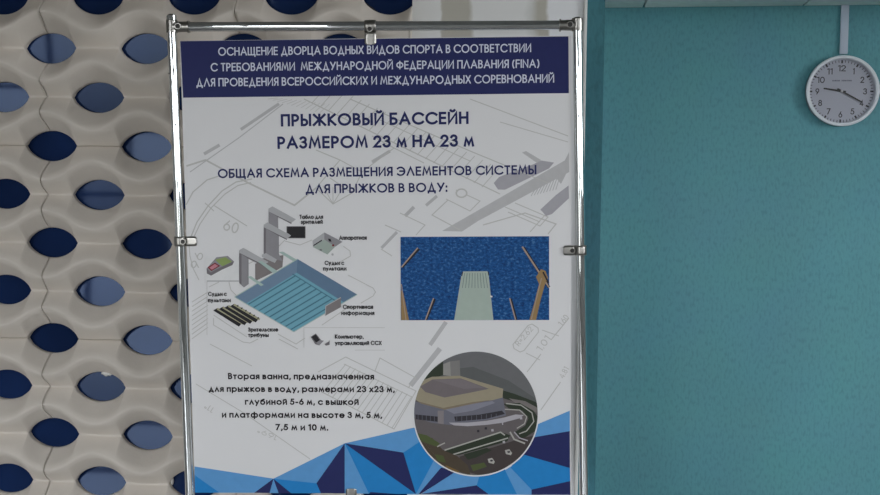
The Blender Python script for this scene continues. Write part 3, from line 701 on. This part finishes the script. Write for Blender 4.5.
# faceted foot
f = Print(4.4e-4, 6e-6)
for pts, m in [
    ([(194.6, 466.4), (273.5, 478.6), (254.3, 492.8), (194.9, 492.6)], MIDB), ([(194.8, 475), (219.6, 492.7), (195, 492.6)], BRIGHT), ([(194.7, 468.2), (196.5, 468.6), (219.6, 492.7), (195, 475)], MIDB),
    ([(273.5, 478.6), (254.2, 492.8), (291.2, 493.2)], NAVY), ([(273.5, 478.9), (269.6, 492.9), (278.6, 493)], MIDB),
    ([(273.5, 478.6), (344.7, 443.3), (316.5, 483.2)], MIDB), ([(273.5, 478.6), (316.5, 483.2), (321, 493.2), (291.2, 493.2)], BRIGHT),
    ([(344.7, 443.3), (316.5, 483.2), (321, 493.2), (344.7, 493.4)], NAVY), ([(344.7, 443.3), (344.7, 493.4), (369, 493.6)], MIDB), ([(344.7, 443.3), (416, 494), (369, 493.6)], BRIGHT), ([(370.5, 492), (395, 493.8), (369, 493.6)], NAVY),
    ([(344.7, 443.3), (403.4, 452.5), (416, 494)], NAVY), ([(344.7, 443.3), (413.6, 427.6), (419.4, 441.8), (403.4, 452.5)], MIDB),
    ([(413.6, 427.6), (434, 430), (446, 452), (433.7, 461), (416, 494), (403.4, 452.5), (419.4, 441.8)], BRIGHT), ([(433.7, 460.8), (441, 468), (419.4, 494), (416, 494)], MIDB), ([(433.7, 460.8), (446, 452), (455, 470), (441, 468)], MIDB),
    ([(441, 467.6), (457, 470), (454, 473), (420.6, 494), (418.6, 494)], NAVY), ([(454, 472.6), (470, 472), (480, 474.4), (476.7, 485.4), (421, 494)], MIDB), ([(476.7, 485.2), (488.6, 494.2), (420, 494)], NAVY),
    ([(476.7, 485.4), (480, 474), (505, 469), (517, 494.4), (488.6, 494.2)], BRIGHT), ([(505, 470), (511.6, 466), (531.5, 489.5), (531.5, 494.5), (517, 494.4)], MIDB),
    ([(510.6, 467.6), (520, 452), (524.4, 454.7), (569.9, 468), (570.2, 481), (531.5, 489.5)], BRIGHT), ([(531.5, 489.5), (570.2, 481), (570.4, 494.7), (531.5, 494.5)], NAVY),
    ([(522, 457), (530, 436), (535, 437), (569.8, 431), (569.9, 468), (524.4, 454.7)], NAVY), ([(532, 438), (534, 425), (538.7, 423.7), (569.7, 410.6), (569.8, 431), (535, 437)], MIDB)]: f.poly(pts, m)
f.build('facet_pattern', poster)

# round aerial photograph of the sports hall
c = Print(7.5e-4)
CC = lambda pts: [(405+x/3.664, 345+y/3.664) for (x, y) in pts]
DI = lambda *a: ink(*a)
SKY = DI('haze', 106, 106, 108); HZ2 = DI('haze_dark', 92, 94, 94); GROUND = DI('plaza', 100, 94, 95); ROAD = DI('asphalt', 68, 61, 60); ROOF = DI('roof', 114, 106, 108); ROOFB = DI('roof_beige', 152, 143, 122); FAC = DI('facade', 108, 108, 119); GLZ = DI('glazing', 52, 50, 56); CAN = DI('canopy', 172, 168, 174); LAWN = DI('lawn', 46, 55, 42); LAWN2 = DI('lawn_light', 78, 88, 52); CURB = DI('curb', 172, 170, 164); TREE = DI('tree', 50, 58, 46)
cx, cy, cr = 475.9, 413.3, 63.1
c.disc((cx, cy), cr, WHT, 96); c.disc((cx, cy), cr-1.3, SKY, 96)
cr -= 1.3
def clip_disc(pts):                        # densify, then pull points outside the circle onto it
    out = []
    for a, b_ in zip(pts, pts[1:]+pts[:1]):
        for k in range(10):
            x, y = lp(a, b_, k/10); dx, dy = x-cx, y-cy; r_ = math.hypot(dx, dy)
            if r_ > cr-.1: x, y = cx+dx/r_*(cr-.1), cy+dy/r_*(cr-.1)
            out.append((x, y))
    return out
def cp(pts, m): c.poly(clip_disc(CC(pts)), m)
def cl(pts, w, m): c.line(CC(pts), w, m)
cp([(20, 110), (140, 90), (250, 80), (380, 130), (500, 210), (500, 240), (360, 190), (200, 120), (30, 170)], HZ2)
cp([(60, 120), (140, 60), (140, 110), (70, 130)], TREE); cp([(140, 70), (165, 60), (200, 58), (200, 118), (140, 110)], DI('tower', 148, 146, 142)); cp([(165, 60), (200, 56), (203, 118), (168, 114)], DI('tower_shade', 126, 124, 122))
cp([(20, 200), (200, 210), (360, 190), (490, 245), (500, 300), (480, 360), (400, 440), (300, 480), (180, 470), (60, 380), (10, 280)], GROUND)
cp([(355, 165), (400, 178), (495, 215), (495, 240), (430, 215), (360, 195)], TREE); cp([(380, 195), (440, 205), (490, 232), (490, 250), (420, 222)], DI('far_road', 120, 114, 112))
cp([(360, 215), (420, 212), (470, 240), (492, 270), (485, 310), (430, 345), (400, 320), (440, 295), (452, 268), (430, 240), (380, 232)], LAWN)
cl([(370, 214), (425, 220), (465, 248), (472, 280), (445, 315), (418, 325)], 1.1, CURB); cl([(365, 235), (420, 238), (446, 262), (438, 288), (410, 305)], 1.0, CURB)
cp([(30, 205), (140, 232), (250, 212), (357, 185), (370, 258), (300, 275), (170, 293), (100, 285), (25, 262)], FAC)
cp([(38, 254), (120, 262), (120, 281), (40, 272)], GLZ); cp([(180, 262), (270, 255), (355, 240), (366, 252), (300, 270), (185, 280)], GLZ)
for k in range(9): cl([(190+k*18, 262-k*1.4), (190+k*18, 280-k*1.6)], .4, FAC)
for k in range(5): cl([(48+k*15, 255+k*1.6), (48+k*15, 273+k*1.4)], .4, FAC)
cp([(145, 235), (230, 218), (320, 205), (330, 212), (250, 240), (180, 252)], DI('facade_pale', 130, 130, 142)); cp([(120, 240), (142, 240), (142, 290), (120, 286)], DI('pylon', 132, 126, 128))
cp([(160, 284), (230, 284), (300, 277), (360, 266), (405, 254), (436, 256), (420, 268), (360, 284), (300, 292), (230, 297), (180, 294)], CAN); cl([(355, 268), (358, 292)], 1.1, CAN)
cp([(30, 160), (62, 130), (100, 116), (200, 112), (360, 160), (357, 192), (320, 202), (270, 208), (140, 235), (60, 212), (20, 190)], ROOFB)
cp([(55, 152), (100, 126), (205, 122), (308, 160), (230, 176), (145, 192), (75, 172)], ROOF); cp([(105, 128), (205, 124), (290, 156), (215, 160)], DI('roof_pale', 122, 114, 117)); cp([(45, 205), (140, 230), (250, 208), (320, 200), (250, 215), (145, 237), (60, 215)], DI('roof_shadow', 130, 118, 100))
cp([(140, 386), (350, 318), (385, 330), (375, 352), (200, 402), (160, 402)], LAWN); cl([(145, 385), (350, 319), (366, 330)], 1.4, CURB); cl([(172, 402), (378, 340)], 1.3, CURB)
cp([(200, 408), (330, 372), (430, 340), (480, 330), (440, 400), (350, 460), (270, 476), (200, 455)], ROAD); cp([(40, 330), (100, 340), (140, 385), (190, 405), (230, 440), (240, 476), (120, 440), (60, 380)], DI('earth', 76, 66, 54))
cp([(42, 322), (80, 330), (128, 360), (116, 372), (60, 352)], LAWN2); cl([(118, 372), (146, 358)], 1.2, CURB)
cp([(110, 400), (140, 405), (150, 430), (120, 425)], LAWN2); cp([(215, 400), (300, 376), (318, 385), (260, 412), (230, 420)], LAWN); cp([(240, 440), (290, 430), (300, 445), (250, 462)], LAWN2); cp([(150, 440), (200, 462), (190, 470), (150, 456)], DI('orange_soil', 120, 96, 56))
for (x, y) in [(315, 425), (378, 393)]: cp([(x-12, y-8), (x+4, y-12), (x+14, y+2), (x+10, y+10), (x-8, y+6)], CURB); cp([(x-4, y-4), (x+5, y-6), (x+8, y), (x-1, y+2)], GLZ)
for (x, y) in [(268, 315), (296, 305), (320, 312), (362, 355), (425, 268)]: cp([(x-4, y-4), (x+4, y-5), (x+5, y+4), (x-4, y+4)], GLZ if x < 300 else CAN)
cl([(385, 318), (400, 345), (440, 360)], 1.6, CURB); cl([(400, 318), (420, 340), (450, 350)], 1.2, CAN)
c.build('sports_hall_photo', poster)

# ------------------------------------------------------------------ chrome display stand (tube frame, joints, clips)
foot_world = Vector((PC.x, PC.y+.02, 0))
stand = empty('display_stand', PMW)
tag(stand, 'chrome tube display stand framing the poster, with screwed corner joints', 'display stand')
RT = .0102; TY = .002                       # tube radius; tube axis sits just behind the poster's face
def S(px, py, y=TY):
    q = uv(px, py, -y); return Vector((q.x, y, q.z))
LT, LB = S(171.4, 17.5), S(190.3, 500); RTp, RB = S(577.3, 19.5), S(584.0, 500)
def to_floor(a, b):                         # lengthen a post down to the floor
    d_ = (b-a).normalized(); wa, wd = PMW @ a, PMW.to_3x3() @ d_
    return a+d_*((.012-wa.z)/wd.z)
for a, b_ in ((LT, LB), (RTp, RB)):
    e = to_floor(a, b_)
    t = MB(); t.tube(a, e, RT, chrome, 40)
    p = t.build('post', stand)
    t = MB()                                # splayed foot bar under each post (below the picture)
    wx = PMW.inverted() @ Vector((0, 0, 0)); fw3 = PMW.inverted().to_3x3() @ Vector((0, 1, 0)); up3 = PMW.inverted().to_3x3() @ Vector((0, 0, 1))
    t.tube(e+up3*.0-fw3*.24, e-fw3*-.24, .011, chrome, 24)
    t.build('foot_bar', stand)
t = MB(); t.tube(S(176, 26.9), S(574, 25.2), .0100, chrome, 40); t.build('top_rail', stand)
t = MB(); t.tube(S(190.6, 509), S(584, 511.5), .0100, chrome, 40); t.build('bottom_rail', stand)
def joint(corner, along, down, cap_up):
    # sleeve round the post, tapered neck gripping the rail, screw
    t = MB(); c0 = corner
    up = -down
    t.tube(c0+up*.0125, c0+down*.0125, RT+.0022, dull_chrome, 36)
    t.tube(c0+up*(.0125), c0+up*.0145, RT+.0022, dull_chrome, 36, r2=RT+.001)
    t.tube(c0+along*.004, c0+along*.035, .0122, dull_chrome, 32, r2=.0108); t.tube(c0+along*.035, c0+along*.0385, .0132, dull_chrome, 32)
    j = t.build('corner_joint', stand)
    t = MB(); s0 = c0+along*.0165+Vector((0, -.0125, 0))
    t.tube(s0+Vector((0, .006, 0)), s0, .0068, dull_chrome, 24); t.tube(s0, s0+Vector((0, -.0012, 0)), .0052, screw_m, 24)
    t.build('screw', j)
    t = MB(); t.tube(c0+up*.012, c0+up*(.012+cap_up), RT+.0006, chrome, 36); t.tube(c0+up*(.012+cap_up), c0+up*(.0155+cap_up), RT+.0006, dull_chrome, 36, r2=RT*.55)
    t.build('end_cap', j)
J1p, J2p = S(171.9, 26.9), S(577.4, 25.2)
dl, dr = (LB-LT).normalized(), (RB-RTp).normalized(); al = (J2p-J1p).normalized()
joint(J1p, al, dl, .012); joint(J2p, -al, dr, .0015)
t = MB(); sj = S(173.0, 73)
t.tube(sj, sj+dl*.002, RT+.0004, dull_chrome, 36); t.build('tube_seam', stand)
def clip(center, across, reach0, reach1, width, screw_at):
    # strap folded round the tube with a tongue over the poster; across points from tube to poster centre
    t = MB(); side = Vector((-across.z, 0, across.x))
    n = 22; prof = []
    prof.append((reach0, .004))
    rr = RT+.0028
    for k in range(n+1):                    # bulge over the tube
        a = PI-PI*k/n
        x = math.cos(a)*rr
        prof.append((x, -math.sin(a)*rr*.98+TY))
    prof += [(rr+.0015, -.0035), (rr+.004, -.0042)]
    steps = 14; r_end = reach1
    prof += [(rr+.004+(r_end-rr-.004)*k/steps, -.0042) for k in range(1, steps+1)]
    def pt(a, y, s_): return center*1.0+across*a+side*s_+Vector((0, y-center.y, 0))
    ki = t.mi(dull_chrome)
    rows = []
    ns = 10
    for (a, y) in prof:
        w = width/2
        over = a-(r_end-w*.9)
        over = a-(r_end-.0045)
        if over > 0: w = w-.0045+math.sqrt(max(0, .0045**2-min(over, .0045)**2))
        row = []
        for k in range(ns+1):
            s_ = -1+2*k/ns
            row.append(t.bm.verts.new(pt(a, y+.0022*max(0, abs(s_)-.72)/.28, s_*w)))
        rows.append(row)
    for A_, B_ in zip(rows, rows[1:]):
        for k in range(ns):
            f_ = t.bm.faces.new([A_[k], A_[k+1], B_[k+1], B_[k]]); f_.smooth = True; f_.material_index = ki
    bmesh.ops.recalc_face_normals(t.bm, faces=t.bm.faces)
    bmesh.ops.solidify(t.bm, geom=t.bm.faces[:], thickness=.0016)
    cl_ = t.build('clip', stand)
    t = MB(); s0 = pt(screw_at[0], screw_at[1], 0)
    t.tube(s0+Vector((0, .006, 0)), s0, .0062, dull_chrome, 28); t.tube(s0, s0+Vector((0, -.001, 0)), .0047, screw_m, 24)
    t.build('screw', cl_)
RR = RT+.0028
ctop = S(370.3, 26.0); ctop.y = TY
clip(ctop, Vector((0, 0, -1)), -.0125, .040, .0245, (.008, -.0125))
cleft = S(180.0, 241.2); clip(cleft, Vector((1, 0, 0)), -.0125, .0385, .0215, (.0105, -.0118))
cright = S(580.6, 250.2); clip(cright, Vector((-1, 0, 0)), -.0125, .0375, .0215, (.0185, -.0066))
cbot = S(351.8, 510.2); clip(cbot, Vector((0, 0, 1)), -.0125, .0510, .0245, (.008, -.0125))

# ------------------------------------------------------------------ wall clock and the cable duct above it
CK = on_teal(843.2, 90.2, -.04)
CK = on_teal(843.4, 90.4, .0)
ck_c = on_teal(843.3, 90.6, .040)            # centre of the front rim
base = ck_c - TN*.040
CR = 35.3/F_PX*(ck_c-EYE).dot(_fw)
clock = empty('wall_clock', Matrix.Translation(base) @ TM)
tag(clock, 'round white-rimmed clock on the teal wall', 'clock')
rim_m = mat('clock_rim', (.72, .75, .80), .3, 0, .02, 20)
dial_m = mat('clock_dial', (.62, .64, .73), .5, 0, .01, 10)
num_m = mat('clock_print', (.05, .05, .065), .5, 0, .02, 10)
hand_m = mat('clock_hand', (.015, .015, .018), .35, 0, .02, 10)
t = MB(); R_ = CR
side_shade = mat('clock_side_shade', (.10, .15, .17), .45, 0, .03, 20)  # shade on the side of the case put into its colour
t.lathe([(R_*.93, -.0005), (R_*.985, -.0005), (R_*.996, -.008), (R_*.998, -.033)], side_shade, 128)
t.lathe([(R_*.90, -.0008), (R_*.94, -.0008), (R_*.96, -.03), (R_*1.0, -.033), (R_*.995, -.038), (R_*.965, -.041), (R_*.925, -.040), (R_*.905, -.036), (R_*.900, -.012), (R_*.90, -.0005)], rim_m, 128)
t.build('case', clock)
t = MB(); t.lathe([(0, -.010), (R_*.902, -.010), (R_*.902, -.004), (0, -.004)], dial_m, 128); t.build('dial', clock)
t = MB(); yq = -.0104
def strip(t, a, r0, r1, w, m, y):           # radial bar at clock angle a (degrees clockwise from 12)
    d_ = Vector((math.sin(math.radians(a)), 0, math.cos(math.radians(a)))); s_ = Vector((d_.z, 0, -d_.x))
    p = [d_*r0-s_*w/2, d_*r0+s_*w/2, d_*r1+s_*w/2, d_*r1-s_*w/2]
    for v in p: v.y = y
    t.face(p[::-1], m)
for k in range(60): strip(t, k*6, R_*(.795 if k % 5 == 0 else .815), R_*.885, R_*(.045 if k % 5 == 0 else .016), num_m, yq)
t.build('minute_track', clock)
for k in range(1, 13):
    t = MB(); a = math.radians(30*k); s = str(k); hgt = R_*.175; wid = hgt*(.60 if k not in (1,) else .25) if k < 10 else hgt*(1.22 if k != 11 else .85)
    cxx, czz = math.sin(a)*R_*.655, math.cos(a)*R_*.655
    p0 = Vector((cxx-wid/2, 0, czz-hgt/2)); p1 = Vector((cxx+wid/2, 0, czz-hgt/2))
    lettering(t, s, p0, p1, hgt, .15, num_m, -yq, gap=.22)
    o = t.build('numeral', clock, recalc=False)
t = MB()                                     # tiny illegible maker's line under 12
xx = -R_*.25
while xx < R_*.25:
    wl = R_*random.uniform(.018, .035); t.face([(xx, yq, R_*.285), (xx+wl, yq, R_*.285), (xx+wl, yq, R_*.325), (xx, yq, R_*.325)], ink('clock_mark', 120, 122, 140)); xx += wl+R_*(.012 if abs(xx+R_*.05) > R_*.03 else .05)
t.build('dial_mark', clock, recalc=False)
def hand(name, a, r0, r1, w0, w1, y):
    d_ = Vector((math.sin(math.radians(a)), 0, math.cos(math.radians(a)))); s_ = Vector((d_.z, 0, -d_.x)); t = MB()
    pts = [d_*r0-s_*w0/2, d_*r0+s_*w0/2, d_*r1+s_*w1/2, d_*r1-s_*w1/2]
    fr_ = [p+Vector((0, y, 0)) for p in pts]; bk_ = [p+Vector((0, y+.0012, 0)) for p in pts]
    t.face(fr_, hand_m); t.face(bk_[::-1], hand_m)
    for i in range(4): j = (i+1) % 4; t.face([fr_[i], fr_[j], bk_[j], bk_[i]], hand_m)
    return t.build(name, clock)
hand('hour_hand', 279.5, -R_*.12, R_*.50, R_*.058, R_*.040, -.0165); hand('minute_hand', 119, -R_*.14, R_*.66, R_*.05, R_*.036, -.0190)
t = MB(); t.lathe([(0, -.0225), (R_*.022, -.0222), (R_*.036, -.020), (R_*.036, -.0102)], mat('clock_pin', (.6, .6, .62), .3, .6), 24); t.build('center_pin', clock)
# glazing in front of the dial
gm = bpy.data.materials.new('clock_glass'); gm.use_nodes = True; g_ = gm.node_tree; g_.nodes.clear()
go, gmix, gt, gg, gf = [g_.nodes.new(x) for x in ('ShaderNodeOutputMaterial', 'ShaderNodeMixShader', 'ShaderNodeBsdfTransparent', 'ShaderNodeBsdfGlossy', 'ShaderNodeFresnel')]
gg.inputs['Roughness'].default_value = .03; gf.inputs[0].default_value = 1.45
g_.links.new(gf.outputs[0], gmix.inputs[0]); g_.links.new(gt.outputs[0], gmix.inputs[1]); g_.links.new(gg.outputs[0], gmix.inputs[2]); g_.links.new(gmix.outputs[0], go.inputs[0])
t = MB(); t.lathe([(0, -.032), (R_*.90, -.032)], gm, 96); t.build('glass_cover', clock)

d0 = on_teal(842.8, 54.5); d1 = on_teal(845.2, 7)
dux = TM.to_3x3().inverted() @ (d0-TP)
duct = MB(); ln = CEIL_Z-d0.z-.001
duct.box(-.0128, .0128, -.014, -.0002, 0, ln, duct_m, .0015)
duct.box(-.0142, .0142, -.0155, -.008, .0, ln, duct_m, .0015)
o = duct.build('cable_duct'); o.matrix_world = Matrix.Translation(d0) @ TM
tag(o, 'narrow pale cable duct running up from the clock to the ceiling', 'cable duct')

# put each Empty at the base of its thing
bpy.context.view_layer.update()
def rebase(root, world_pt):
    mw = root.matrix_world.copy(); new = mw.copy(); new.translation = world_pt
    off = new.inverted() @ mw
    for ch in root.children: ch.matrix_local = off @ ch.matrix_local
    root.matrix_world = new
rebase(stand, Vector((PC.x, PC.y, 0))); rebase(poster, PMW @ Vector((0, 0, -.5)))
